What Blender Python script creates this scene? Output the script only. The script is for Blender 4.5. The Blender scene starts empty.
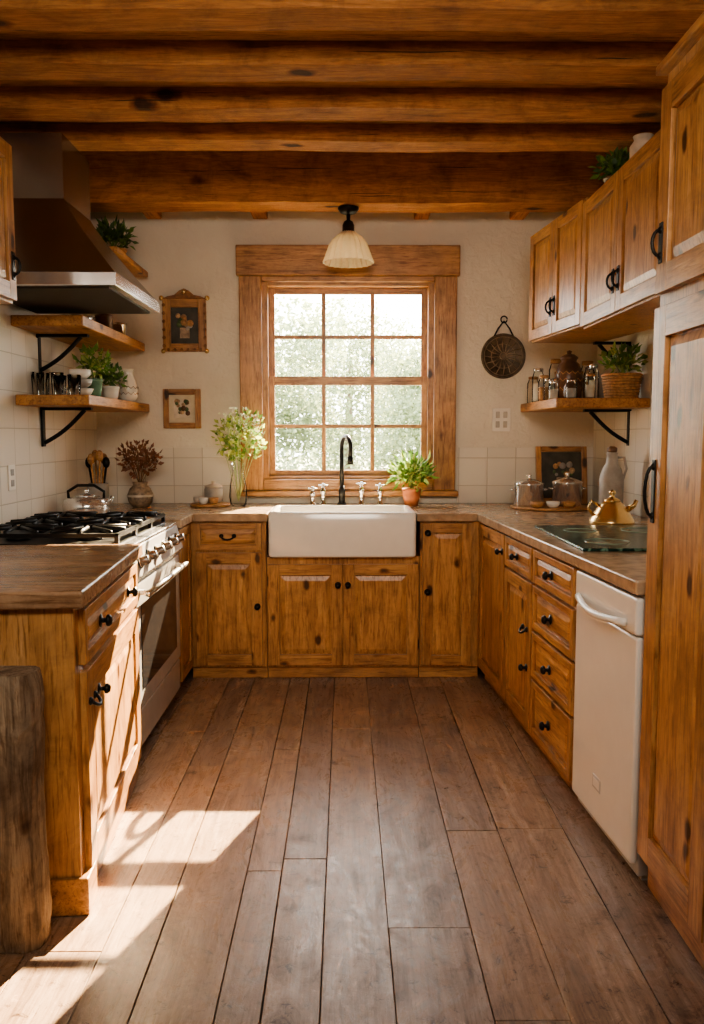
import bpy, math, random
from mathutils import Vector, Matrix
random.seed(7)
R = random.random
def U(a,b): return a+(b-a)*R()
SC = bpy.context.scene
COL = SC.collection

# ------------------------------------------------------------ materials
def nm(name):
    m = bpy.data.materials.new(name); m.use_nodes = True
    nt = m.node_tree; b = nt.nodes['Principled BSDF']
    return m, nt, b
def setp(b, **k):
    for key, v in k.items():
        b.inputs[key].default_value = v
def c4(c): return (c[0], c[1], c[2], 1)
def ramp(nt, stops):
    r = nt.nodes.new('ShaderNodeValToRGB')
    el = r.color_ramp.elements
    el[0].position = stops[0][0]; el[0].color = c4(stops[0][1])
    el[1].position = stops[-1][0]; el[1].color = c4(stops[-1][1])
    for p, c in stops[1:-1]:
        e = el.new(p); e.color = c4(c)
    return r
def noise(nt, vec, scale, detail=4, dist=0.0, rough=0.5):
    n = nt.nodes.new('ShaderNodeTexNoise')
    n.inputs['Scale'].default_value = scale; n.inputs['Detail'].default_value = detail
    n.inputs['Distortion'].default_value = dist; n.inputs['Roughness'].default_value = rough
    if vec is not None: nt.links.new(vec, n.inputs['Vector'])
    return n
def mapping(nt, vec, scale):
    m = nt.nodes.new('ShaderNodeMapping'); m.inputs['Scale'].default_value = scale
    nt.links.new(vec, m.inputs['Vector']); return m
def bump(nt, b, h, strength, distance=0.01):
    bp = nt.nodes.new('ShaderNodeBump'); bp.inputs['Strength'].default_value = strength
    bp.inputs['Distance'].default_value = distance
    nt.links.new(h, bp.inputs['Height']); nt.links.new(bp.outputs[0], b.inputs['Normal'])
def mixc(nt, mode, fac, a, bb):
    m = nt.nodes.new('ShaderNodeMix'); m.data_type = 'RGBA'; m.blend_type = mode
    if isinstance(fac, (int, float)): m.inputs[0].default_value = fac
    else: nt.links.new(fac, m.inputs[0])
    for s, i in ((a, 6), (bb, 7)):
        if isinstance(s, tuple): m.inputs[i].default_value = c4(s)
        else: nt.links.new(s, m.inputs[i])
    return m.outputs[2]

def plain(name, col, rough=0.5, metal=0.0, var=0.12, sc=18.0, bmp=0.0, **k):
    m, nt, b = nm(name)
    tc = nt.nodes.new('ShaderNodeTexCoord')
    n = noise(nt, tc.outputs['Object'], sc, 4)
    r = ramp(nt, [(0.3, tuple(c*(1-var) for c in col)), (0.7, tuple(min(1, c*(1+var)) for c in col))])
    nt.links.new(n.outputs[0], r.inputs[0]); nt.links.new(r.outputs[0], b.inputs['Base Color'])
    setp(b, Roughness=rough, Metallic=metal)
    if bmp: bump(nt, b, n.outputs[0], bmp)
    return m

def wood(name, dark, mid, light, axis, rough=0.34, s=1.0, knots=1.0, bmp=0.25, blotch=0.7, fine=0.8):
    m, nt, b = nm(name)
    tc = nt.nodes.new('ShaderNodeTexCoord'); oi = nt.nodes.new('ShaderNodeObjectInfo')
    mu = nt.nodes.new('ShaderNodeMath'); mu.operation = 'MULTIPLY'; mu.inputs[1].default_value = 31.0
    nt.links.new(oi.outputs['Random'], mu.inputs[0])
    va = nt.nodes.new('ShaderNodeVectorMath'); va.operation = 'ADD'
    nt.links.new(tc.outputs['Object'], va.inputs[0]); nt.links.new(mu.outputs[0], va.inputs[1])
    hi, lo = 20*s, 1.8*s
    sc = {'x': (lo, hi, hi), 'y': (hi, lo, hi), 'z': (hi, hi, lo)}[axis]
    mp = mapping(nt, va.outputs[0], sc)
    n1 = noise(nt, mp.outputs[0], 1.0, 8, 1.4, 0.66)
    r = ramp(nt, [(0.25, dark), (0.5, mid), (0.75, light)])
    nt.links.new(n1.outputs[0], r.inputs[0])
    mp2 = mapping(nt, va.outputs[0], tuple(q*5 for q in sc))
    n2 = noise(nt, mp2.outputs[0], 1.0, 4, 0.5, 0.6)
    r2 = ramp(nt, [(0.34, (0.46, 0.37, 0.30)), (0.50, (1, 1, 1))])
    nt.links.new(n2.outputs[0], r2.inputs[0])
    col = mixc(nt, 'MULTIPLY', fine, r.outputs[0], r2.outputs[0])
    n5 = noise(nt, va.outputs[0], 5.5, 7, 0.6, 0.72)
    r5 = ramp(nt, [(0.34, (0.56, 0.50, 0.46)), (0.56, (1.08, 1.07, 1.05))])
    nt.links.new(n5.outputs[0], r5.inputs[0])
    col = mixc(nt, 'MULTIPLY', blotch, col, r5.outputs[0])
    if knots:
        q = knots
        kk = {'x': (4.2*q, 8*q, 8*q), 'y': (8*q, 4.2*q, 8*q), 'z': (8*q, 8*q, 4.2*q)}[axis]
        mp3 = mapping(nt, va.outputs[0], kk)
        nd = noise(nt, va.outputs[0], 16, 2)
        ad = nt.nodes.new('ShaderNodeVectorMath'); ad.operation = 'ADD'
        scn = nt.nodes.new('ShaderNodeVectorMath'); scn.operation = 'SCALE'; scn.inputs['Scale'].default_value = 0.15
        nt.links.new(nd.outputs['Color'], scn.inputs[0]); nt.links.new(mp3.outputs[0], ad.inputs[0]); nt.links.new(scn.outputs[0], ad.inputs[1])
        vo = nt.nodes.new('ShaderNodeTexVoronoi'); vo.inputs['Scale'].default_value = 1.0
        nt.links.new(ad.outputs[0], vo.inputs['Vector'])
        r3 = ramp(nt, [(0.085, (0.06, 0.028, 0.014)), (0.115, (0.42, 0.30, 0.22)), (0.17, (1, 1, 1))])
        nt.links.new(vo.outputs['Distance'], r3.inputs[0])
        col = mixc(nt, 'MULTIPLY', 0.9, col, r3.outputs[0])
    nt.links.new(col, b.inputs['Base Color'])
    setp(b, Roughness=rough)
    bump(nt, b, n2.outputs[0], bmp, 0.004)
    return m

CD, CM, CL = (0.26, 0.115, 0.040), (0.46, 0.238, 0.096), (0.61, 0.355, 0.155)
W = {a: wood('pine_'+a, CD, CM, CL, a) for a in 'xyz'}
WP = wood('pine_panel', (0.29, 0.135, 0.047), (0.50, 0.265, 0.108), (0.65, 0.39, 0.175), 'z')
WPX = wood('pine_panel_x', (0.29, 0.135, 0.047), (0.50, 0.265, 0.108), (0.65, 0.39, 0.175), 'x')
BEAM = wood('beam_wood', (0.22, 0.085, 0.028), (0.40, 0.170, 0.056), (0.54, 0.27, 0.10), 'x', 0.8, 1.5, 0.6, 0.7, 0.8, 0.5)
JOIST = wood('joist_wood', (0.2, 0.065, 0.016), (0.42, 0.16, 0.04), (0.55, 0.23, 0.065), 'y', 0.6)
CBOARD = wood('ceiling_board', (0.36, 0.19, 0.075), (0.60, 0.36, 0.16), (0.74, 0.48, 0.24), 'x', 0.6, 1.0, 0, 0.4, 0.4)
TRIMZ = wood('window_wood_z', (0.26, 0.115, 0.04), (0.44, 0.225, 0.088), (0.59, 0.335, 0.14), 'z')
TRIMX = wood('window_wood_x', (0.26, 0.115, 0.04), (0.44, 0.225, 0.088), (0.59, 0.335, 0.14), 'x')
SHELF = wood('shelf_wood', (0.26, 0.10, 0.03), (0.45, 0.215, 0.07), (0.58, 0.31, 0.12), 'y', 0.45)
OLD = wood('weathered_wood', (0.08, 0.055, 0.036), (0.26, 0.19, 0.13), (0.48, 0.38, 0.27), 'z', 0.92, 0.9, 0.8, 1.0, 1.0)
BOARD = wood('board_wood', (0.30, 0.14, 0.05), (0.50, 0.27, 0.11), (0.65, 0.38, 0.18), 'x', 0.5, 1.0, 0)
CTOP = plain('worktop_stone', (0.40, 0.275, 0.175), 0.22, 0, 0.28, 20, 0.05)
CTOP2 = wood('worktop_walnut', (0.20, 0.115, 0.065), (0.34, 0.21, 0.125), (0.46, 0.31, 0.195), 'y', 0.26, 0.7, 0)
BLACK = plain('black_iron', (0.015, 0.014, 0.013), 0.4, 0.6)
DARKK = plain('dark_recess', (0.03, 0.018, 0.01), 0.7)
STEEL = plain('brushed_steel', (0.70, 0.68, 0.65), 0.26, 1.0, 0.06, 30)
POTST = plain('pot_steel', (0.80, 0.79, 0.77), 0.15, 0.82, 0.05, 30)
HOODM = plain('hood_steel', (0.40, 0.375, 0.35), 0.27, 1.0, 0.06, 6)
STOVEW = plain('range_enamel', (0.66, 0.64, 0.61), 0.22, 0.5, 0.04)
CHROME = plain('chrome', (0.85, 0.84, 0.82), 0.12, 1.0, 0.03)
CERAM = plain('white_ceramic', (0.80, 0.76, 0.68), 0.15, 0, 0.03)
SINKM = plain('fireclay_white', (0.84, 0.80, 0.73), 0.12, 0, 0.02)
CREAM = plain('cream_stoneware', (0.62, 0.53, 0.42), 0.45, 0, 0.2, 25)
BROWNP = plain('brown_stoneware', (0.15, 0.075, 0.04), 0.3, 0, 0.35, 14)
PATP = plain('speckled_stoneware', (0.30, 0.22, 0.15), 0.5, 0, 0.55, 40)
GREYP = plain('grey_stoneware', (0.36, 0.33, 0.29), 0.5, 0, 0.2)
WICKER = plain('wicker', (0.46, 0.25, 0.11), 0.7, 0, 0.35, 60, 0.3)
WICKER2 = plain('wicker_dark', (0.26, 0.12, 0.05), 0.7, 0, 0.35, 60, 0.3)
BRONZE = plain('bronze', (0.11, 0.08, 0.05), 0.5, 0.4, 0.4, 30)
BRONZE2 = plain('bronze_relief', (0.26, 0.19, 0.12), 0.5, 0.4, 0.3, 30)
TERRA = plain('terracotta', (0.48, 0.17, 0.075), 0.75, 0, 0.15)
GREENG = plain('green_glaze', (0.14, 0.26, 0.17), 0.25, 0, 0.2)
SOIL = plain('soil', (0.05, 0.03, 0.02), 0.95, 0, 0.5, 80)
BRASS = plain('brass', (0.76, 0.54, 0.26), 0.26, 0.9, 0.08)
DWW = plain('appliance_white', (0.80, 0.76, 0.70), 0.28, 0, 0.015)
DWG = plain('appliance_grey', (0.5, 0.48, 0.45), 0.35, 0, 0.02)
OVEN = plain('oven_glass', (0.02, 0.02, 0.022), 0.08, 0, 0.1)
HOBL = plain('hob_marking', (0.30, 0.36, 0.28), 0.2, 0, 0.2)
PLATEM = plain('switch_plate', (0.86, 0.81, 0.72), 0.3, 0, 0.02)
PLATEG = plain('switch_gap', (0.50, 0.45, 0.38), 0.4, 0, 0.05)
def hobm():
    m, nt, b = nm('hob_patterned_glass')
    tc = nt.nodes.new('ShaderNodeTexCoord')
    vo = nt.nodes.new('ShaderNodeTexVoronoi'); vo.inputs['Scale'].default_value = 16; vo.feature = 'DISTANCE_TO_EDGE'
    nt.links.new(tc.outputs['Object'], vo.inputs['Vector'])
    r = ramp(nt, [(0.03, (0.14, 0.24, 0.18)), (0.10, (0.008, 0.030, 0.026)), (0.6, (0.012, 0.055, 0.046))])
    nt.links.new(vo.outputs['Distance'], r.inputs[0]); nt.links.new(r.outputs[0], b.inputs['Base Color'])
    setp(b, Roughness=0.22); b.inputs['Specular IOR Level'].default_value = 0.35; return m
HOB = hobm()
def leafm(name, c, tf=0.4):
    m = plain(name, c, 0.5, 0, 0.45, 40)
    b = m.node_tree.nodes['Principled BSDF']
    nt = m.node_tree
    tr = nt.nodes.new('ShaderNodeBsdfTranslucent'); tr.inputs[0].default_value = c4(tuple(min(1, q*1.4) for q in c))
    mx = nt.nodes.new('ShaderNodeMixShader'); mx.inputs[0].default_value = tf
    nt.links.new(b.outputs[0], mx.inputs[1]); nt.links.new(tr.outputs[0], mx.inputs[2])
    nt.links.new(mx.outputs[0], nt.nodes['Material Output'].inputs[0])
    return m
LEAF = leafm('leaf_green', (0.13, 0.23, 0.045))
LEAF2 = leafm('leaf_yellowgreen', (0.34, 0.40, 0.11))
LEAF3 = leafm('leaf_dark', (0.08, 0.14, 0.04))
BLOSSOM = leafm('blossom_white', (0.74, 0.74, 0.50))
DRYF = leafm('dried_flower', (0.26, 0.12, 0.07))
TREEL = leafm('tree_leaf', (0.20, 0.24, 0.14), 0.45)
STEM = plain('stem', (0.16, 0.22, 0.06), 0.6)
STEML = plain('pale_stem', (0.38, 0.44, 0.20), 0.6)
DSTEM = plain('dry_stem', (0.2, 0.12, 0.06), 0.8)
BARK = plain('bark', (0.2, 0.16, 0.12), 0.9, 0, 0.3, 10, 0.5)
GRASS = plain('greyed_grass', (0.22, 0.22, 0.16), 0.9, 0, 0.3, 3)  # grass, colour greyed so less green light bounces onto the ceiling

def glass(name, tint=(1, 1, 1), g=0.12, rough=0.02):
    m, nt, b = nm(name)
    nt.nodes.remove(b)
    t = nt.nodes.new('ShaderNodeBsdfTransparent'); t.inputs[0].default_value = c4(tint)
    gl = nt.nodes.new('ShaderNodeBsdfGlossy'); gl.inputs['Roughness'].default_value = rough
    lw = nt.nodes.new('ShaderNodeLayerWeight'); lw.inputs[0].default_value = g
    mx = nt.nodes.new('ShaderNodeMixShader')
    nt.links.new(lw.outputs['Fresnel'], mx.inputs[0])
    nt.links.new(t.outputs[0], mx.inputs[1]); nt.links.new(gl.outputs[0], mx.inputs[2])
    nt.links.new(mx.outputs[0], nt.nodes['Material Output'].inputs[0])
    return m
PANE = glass('window_glass', (0.99, 1, 0.99), 0.08)
JARG = glass('jar_glass', (0.98, 0.98, 0.96), 0.16, 0.08)

def shade_mat():
    m, nt, b = nm('shade_glass')
    setp(b, Roughness=0.2)
    tc = nt.nodes.new('ShaderNodeTexCoord')
    n = noise(nt, tc.outputs['Object'], 10, 2)
    r = ramp(nt, [(0.3, (0.80, 0.71, 0.56)), (0.7, (0.88, 0.80, 0.66))])
    nt.links.new(n.outputs[0], r.inputs[0]); nt.links.new(r.outputs[0], b.inputs['Base Color'])
    tr = nt.nodes.new('ShaderNodeBsdfTranslucent'); tr.inputs[0].default_value = (0.95, 0.86, 0.70, 1)
    tp = nt.nodes.new('ShaderNodeBsdfTransparent'); tp.inputs[0].default_value = (0.95, 0.9, 0.8, 1)
    mx = nt.nodes.new('ShaderNodeMixShader'); mx.inputs[0].default_value = 0.45
    m2 = nt.nodes.new('ShaderNodeMixShader'); m2.inputs[0].default_value = 0.35
    nt.links.new(b.outputs[0], mx.inputs[1]); nt.links.new(tr.outputs[0], mx.inputs[2])
    nt.links.new(mx.outputs[0], m2.inputs[1]); nt.links.new(tp.outputs[0], m2.inputs[2])
    nt.links.new(m2.outputs[0], nt.nodes['Material Output'].inputs[0])
    return m
SHADE = shade_mat()

def plaster():
    m, nt, b = nm('plaster')
    tc = nt.nodes.new('ShaderNodeTexCoord')
    n = noise(nt, tc.outputs['Object'], 2.2, 6)
    r = ramp(nt, [(0.3, (0.73, 0.65, 0.53)), (0.7, (0.82, 0.75, 0.63))])
    nt.links.new(n.outputs[0], r.inputs[0]); nt.links.new(r.outputs[0], b.inputs['Base Color'])
    n2 = noise(nt, tc.outputs['Object'], 20, 6, 0.4, 0.6)
    bump(nt, b, n2.outputs[0], 0.6, 0.016)
    setp(b, Roughness=0.85)
    return m
PLAST = plaster()

def tiles(name, ax):
    m, nt, b = nm(name)
    tc = nt.nodes.new('ShaderNodeTexCoord')
    sp = nt.nodes.new('ShaderNodeSeparateXYZ'); nt.links.new(tc.outputs['Object'], sp.inputs[0])
    cb = nt.nodes.new('ShaderNodeCombineXYZ')
    nt.links.new(sp.outputs[ax], cb.inputs[0]); nt.links.new(sp.outputs[2], cb.inputs[1])
    br = nt.nodes.new('ShaderNodeTexBrick'); nt.links.new(cb.outputs[0], br.inputs['Vector'])
    br.offset = 0.0
    for k, v in (('Scale', 1.0), ('Brick Width', 0.18), ('Row Height', 0.175), ('Mortar Size', 0.003), ('Mortar Smooth', 0.4), ('Bias', 0.0)):
        br.inputs[k].default_value = v
    br.inputs['Color1'].default_value = (0.73, 0.66, 0.55, 1); br.inputs['Color2'].default_value = (0.79, 0.72, 0.61, 1)
    br.inputs['Mortar'].default_value = (0.55, 0.48, 0.38, 1)
    nt.links.new(br.outputs['Color'], b.inputs['Base Color'])
    iv = nt.nodes.new('ShaderNodeMath'); iv.operation = 'SUBTRACT'; iv.inputs[0].default_value = 1.0
    nt.links.new(br.outputs['Fac'], iv.inputs[1])
    bump(nt, b, iv.outputs[0], 0.4, 0.004)
    setp(b, Roughness=0.32)
    return m
TILEX = tiles('tile_x', 0); TILEY = tiles('tile_y', 1)

def floor_mat():
    m, nt, b = nm('floor_planks')
    tc = nt.nodes.new('ShaderNodeTexCoord')
    at = nt.nodes.new('ShaderNodeAttribute'); at.attribute_name = 'tone'
    mu = nt.nodes.new('ShaderNodeVectorMath'); mu.operation = 'SCALE'; mu.inputs['Scale'].default_value = 40
    nt.links.new(at.outputs['Color'], mu.inputs[0])
    va = nt.nodes.new('ShaderNodeVectorMath'); va.operation = 'ADD'
    nt.links.new(tc.outputs['Object'], va.inputs[0]); nt.links.new(mu.outputs[0], va.inputs[1])
    mp = mapping(nt, va.outputs[0], (16, 1.3, 1))
    n1 = noise(nt, mp.outputs[0], 1.0, 8, 1.8, 0.68)
    r = ramp(nt, [(0.25, (0.20, 0.125, 0.078)), (0.5, (0.36, 0.25, 0.17)), (0.75, (0.49, 0.37, 0.275))])
    nt.links.new(n1.outputs[0], r.inputs[0])
    mp3 = mapping(nt, va.outputs[0], (8, 3.2, 1))
    n3 = noise(nt, mp3.outputs[0], 1.0, 12, 1.2, 0.8)
    r3 = ramp(nt, [(0.37, (0.42, 0.36, 0.33)), (0.46, (0.90, 0.88, 0.88)), (0.60, (1.12, 1.14, 1.18))])
    nt.links.new(n3.outputs[0], r3.inputs[0])
    col = mixc(nt, 'MULTIPLY', 0.85, r.outputs[0], r3.outputs[0])
    n6 = noise(nt, tc.outputs['Object'], 22.0, 10, 0.7, 0.82)
    r6 = ramp(nt, [(0.38, (0.20, 0.15, 0.12)), (0.43, (0.92, 0.92, 0.92)), (0.58, (1, 1, 1)), (0.63, (1.45, 1.47, 1.5))])
    nt.links.new(n6.outputs[0], r6.inputs[0])
    col = mixc(nt, 'MULTIPLY', 0.9, col, r6.outputs[0])
    mp4 = mapping(nt, va.outputs[0], (110, 6, 1))
    n4 = noise(nt, mp4.outputs[0], 1.0, 4, 0, 0.6)
    r4 = ramp(nt, [(0.35, (0.52, 0.46, 0.41)), (0.56, (1, 1, 1))])
    nt.links.new(n4.outputs[0], r4.inputs[0])
    col = mixc(nt, 'MULTIPLY', 0.6, col, r4.outputs[0])
    sp = nt.nodes.new('ShaderNodeSeparateColor'); nt.links.new(at.outputs['Color'], sp.inputs[0])
    r5 = ramp(nt, [(0.0, (0.80, 0.80, 0.87)), (1.0, (1.14, 1.07, 0.98))])
    nt.links.new(sp.outputs[0], r5.inputs[0])
    col = mixc(nt, 'MULTIPLY', 1.0, col, r5.outputs[0])
    nt.links.new(col, b.inputs['Base Color'])
    rr = ramp(nt, [(0.35, (0.44, 0.44, 0.44)), (0.6, (0.22, 0.22, 0.22))])
    nt.links.new(n3.outputs[0], rr.inputs[0]); nt.links.new(rr.outputs[0], b.inputs['Roughness'])
    bump(nt, b, n6.outputs[0], 0.3, 0.004)
    return m
FLOORM = floor_mat()

# ------------------------------------------------------------ mesh builder
class MB:
    def __init__(s): s.v = []; s.f = []; s.m = []; s.sm = []; s.mats = []
    def mi(s, mat):
        if mat not in s.mats: s.mats.append(mat)
        return s.mats.index(mat)
    def add(s, vs, fs, mat, smooth=False, M=None):
        o = len(s.v); k = s.mi(mat)
        for v in vs:
            v = Vector(v)
            s.v.append(tuple(M @ v) if M else tuple(v))
        for f in fs:
            s.f.append(tuple(i+o for i in f)); s.m.append(k); s.sm.append(smooth)
        return s
    def box(s, x0, x1, y0, y1, z0, z1, mat, M=None):
        vs = [(x0,y0,z0),(x1,y0,z0),(x1,y1,z0),(x0,y1,z0),(x0,y0,z1),(x1,y0,z1),(x1,y1,z1),(x0,y1,z1)]
        fs = [(0,3,2,1),(4,5,6,7),(0,1,5,4),(1,2,6,5),(2,3,7,6),(3,0,4,7)]
        return s.add(vs, fs, mat, False, M)
    def loft(s, rings, mat, smooth=False, M=None, cap=True):
        n = len(rings[0]); vs = [p for r in rings for p in r]; fs = []
        for i in range(len(rings)-1):
            for j in range(n):
                a = i*n+j; b = i*n+(j+1) % n
                fs.append((a, b, b+n, a+n))
        if cap:
            fs.append(tuple(reversed(range(n)))); fs.append(tuple((len(rings)-1)*n+j for j in range(n)))
        return s.add(vs, fs, mat, smooth, M)
    def lathe(s, prof, mat, c=(0,0,0), seg=28, M=None, cap=True, rib=0.0):
        rings = []
        for r, z in prof:
            ring = []
            for j in range(seg):
                a = 2*math.pi*j/seg
                rr = max(r, 1e-4)*(1+rib*(1 if j % 2 else -1))
                ring.append((c[0]+rr*math.cos(a), c[1]+rr*math.sin(a), c[2]+z))
            rings.append(ring)
        return s.loft(rings, mat, not rib, M, cap)
    def tube(s, pts, r, mat, seg=8, M=None, closed=False):
        pts = [Vector(p) for p in pts]; n = len(pts); rings = []
        up = Vector((0.0137, 0.021, 1)).normalized()
        t0 = (pts[1]-pts[0]).normalized()
        if abs(t0.dot(up)) > 0.95: up = Vector((1, 0.03, 0.02)).normalized()
        nrm = (up - t0*up.dot(t0)).normalized()
        for i in range(n):
            if closed: t = (pts[(i+1) % n]-pts[i-1])
            else: t = (pts[min(i+1, n-1)]-pts[max(i-1, 0)])
            t.normalize()
            nrm = (nrm - t*nrm.dot(t)).normalized(); bn = t.cross(nrm)
            rr = r[i] if isinstance(r, (list, tuple)) else r
            rings.append([tuple(pts[i]+nrm*rr*math.cos(2*math.pi*k/seg)+bn*rr*math.sin(2*math.pi*k/seg)) for k in range(seg)])
        if closed: rings.append(rings[0])
        return s.loft(rings, mat, True, M, not closed)
    def ball(s, c, r, mat, seg=12, sz=1.0, M=None):
        prof = [(r*math.sin(math.pi*i/8), -r*sz*math.cos(math.pi*i/8)) for i in range(9)]
        return s.lathe(prof, mat, c, seg, M)
    def poly(s, pts, z0, z1, mat, M=None):
        return s.loft([[(x, y, z0) for x, y in pts], [(x, y, z1) for x, y in pts]], mat, False, M)
    def leaf(s, p, d, L, Wd, mat):
        p = Vector(p); d = Vector(d).normalized()
        sd = d.cross(Vector((U(-1,1), U(-1,1), U(-1,1)))).normalized(); n = d.cross(sd)
        m = p+d*L*0.45+n*L*0.08
        return s.add([p, m+sd*Wd, p+d*L-n*L*0.1, m-sd*Wd], [(0,1,2),(0,2,3)], mat, True)
    def make(s, name, parent=None, bevel=0.0, seg=2, loc=None, label=None, cat=None, group=None, structure=False):
        me = bpy.data.meshes.new(name); me.from_pydata(s.v, [], s.f)
        for m in s.mats: me.materials.append(m)
        me.polygons.foreach_set('material_index', s.m); me.polygons.foreach_set('use_smooth', s.sm)
        me.update()
        o = bpy.data.objects.new(name, me); COL.objects.link(o)
        if parent: o.parent = parent
        if loc: o.location = loc
        if bevel:
            bm = o.modifiers.new('bevel', 'BEVEL'); bm.width = bevel; bm.segments = seg; bm.limit_method = 'ANGLE'; bm.angle_limit = math.radians(40)
        tag(o, label, cat, group)
        if structure: o['kind'] = 'structure'
        return o
def tag(o, label=None, cat=None, group=None):
    if label: o['label'] = label
    if cat: o['category'] = cat
    if group: o['group'] = group
def root(name, label, cat, loc=(0,0,0), rz=0.0, group=None):
    e = bpy.data.objects.new(name, None); e.empty_display_size = 0.05; COL.objects.link(e)
    e.location = loc; e.rotation_euler = (0, 0, math.radians(rz)); tag(e, label, cat, group); return e
RX = Matrix.Rotation(math.radians(90), 4, 'X')   # lathe axis z -> -y

XL, XR, YB, ZC = -1.57, 1.58, 5.27, 2.735
ZH = 2.96; YSTEP = 3.96
CT = 0.94; CB = 0.895
# ------------------------------------------------------------ shell
YR = -1.9
def build_floor():
    mb = MB(); tones = []
    x = XL-0.05
    while x < XR+0.05:
        w = random.choice([0.11, 0.14, 0.18, 0.2, 0.23, 0.27]); x1 = min(x+w, XR+0.1)
        y = YR - R()*1.5
        while y < YB+0.1:
            L = U(0.9, 2.8); y1 = min(y+L, YB+0.12)
            z = U(-0.002, 0.0)
            g = lambda: U(0.0002, 0.0022)
            ga, gb = U(.0002, .0018), U(.0002, .0018)
            n = 6; top = []; bot = []
            ys = [y+g()]+[y+(y1-y)*i/n for i in range(1, n)]+[y1-g()]
            rings = []
            for yy in ys:
                a, b_ = x+ga+U(-.0003, .0007), x1-gb+U(-.0007, .0003)
                rings.append([(a, yy, -.03), (b_, yy, -.03), (b_, yy, z), (a, yy, z)])
            n0 = len(mb.f)
            mb.loft(rings, FLOORM)
            t = (R(), R(), R()); tones += [t]*(len(mb.f)-n0)
            y = y1
        x = x1
    mb.box(XL-0.1, XR+0.1, YR-2, YB+0.12, -0.09, -0.02, DARKK); tones += [(0,0,0)]*6
    o = mb.make('floor', structure=True, bevel=0.0013, seg=1)
    ca = o.data.color_attributes.new('tone', 'FLOAT_COLOR', 'CORNER')
    for p, t in zip(o.data.polygons, tones):
        for li in p.loop_indices: ca.data[li].color = (t[0], t[1], t[2], 1)
    return o
build_floor()
MB().box(XL-0.12, XL, YR, YB+0.15, 0, ZH+0.1, PLAST).make('wall_left', structure=True)
MB().box(XR, XR+0.12, YR, YB+0.15, 0, ZH+0.1, PLAST).make('wall_right', structure=True)
MB().box(XL, XR, YR-0.12, YR, 0, ZH+0.1, PLAST).make('wall_rear', structure=True)
OX0, OX1, OZ0, OZ1 = -0.52, 0.56, 1.07, 2.33
w = MB()
w.box(XL, OX0, YB, YB+0.15, 0, ZH, PLAST).box(OX1, XR, YB, YB+0.15, 0, ZH, PLAST)
w.box(OX0, OX1, YB, YB+0.15, 0, OZ0, PLAST).box(OX0, OX1, YB, YB+0.15, OZ1, ZH, PLAST)
w.make('wall_back', structure=True)
cb = MB(); y = YR
while y < YSTEP-0.01:
    cb.box(XL, XR, y+0.002, min(y+0.14, YSTEP)-0.002, ZC, ZC+0.03, CBOARD); y += 0.14
cb.box(XL, XR, YR-0.1, YSTEP, ZC+0.03, ZH+0.1, DARKK)
y = YSTEP
while y < YB+0.1:
    cb.box(XL, XR, y+0.002, min(y+0.17, YB+0.15)-0.002, ZH, ZH+0.03, CBOARD); y += 0.17
cb.box(XL, XR, YSTEP, YB+0.15, ZH+0.03, ZH+0.1, DARKK)
cb.make('ceiling', structure=True)
MB().box(XL, XL+0.009, 3.2, YB, CT, 1.86, TILEY).make('trim_1', structure=True, bevel=0.001)
t = MB().box(XL+0.009, -0.67, YB-0.009, YB, CT, 1.29, TILEX).box(0.71, XR-0.009, YB-0.009, YB, CT, 1.29, TILEX)
t.make('trim_2', structure=True, bevel=0.001)
MB().box(XR-0.009, XR, 2.45, YB, CT, 1.50, TILEY).make('trim_3', structure=True, bevel=0.001)

# beams
def beam(y, z0, d, ztop, k, cr=3):
    mb = MB(); N = 30; rings = []
    ph = R()*9; sk = U(-.004, .004)
    for i in range(N+1):
        x = XL + (XR-XL)*i/N
        dz = 0.003*math.sin(i*0.4+ph)+U(-.0025, .0025)+sk*(i/N-.5)*2
        dy = U(-.0015, .0015)
        h = ztop
        rings.append([(x, y+dy, z0+dz), (x, y+d, z0+dz), (x, y+d, h), (x, y+dy, h)])
    mb.loft(rings, BEAM)
    for _ in range(cr):
        xa = U(XL+.2, XR-.9); L = U(.3, .8); zc_ = U(z0+.02, ztop-.02)
        mb.tube([(xa+L*t/6, y+0.0015, zc_+U(-.003, .003)) for t in range(7)], [0.0005, .0015, .002, .0025, .002, .0015, .0005], DARKK, 5)
    mb.make('ceiling_beam', bevel=0.003, seg=1, label=k, cat='beam', group='ceiling beams')
beam(4.78, 2.66, 0.2, ZH-0.002, 'deep flat-faced pine beam carrying the ceiling near the window', 6)
for i, (yy, z0) in enumerate(((3.80, 2.66), (3.42, 2.655), (3.03, 2.655), (2.63, 2.645), (2.2, 2.64), (1.7, 2.65), (1.1, 2.65), (0.5, 2.65))):
    beam(yy, z0, 0.14, ZC-0.002, 'rough-sawn orange pine ceiling beam running wall to wall', 2)
for x in (-1.17, -0.52, 0.47, 1.06):
    MB().box(x-0.045, x+0.045, 4.985, YB, 2.69, ZH, JOIST).make('ceiling_joist', bevel=0.006, label='short pine joist end between beam and wall', cat='beam', group='ceiling joist ends')

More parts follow.
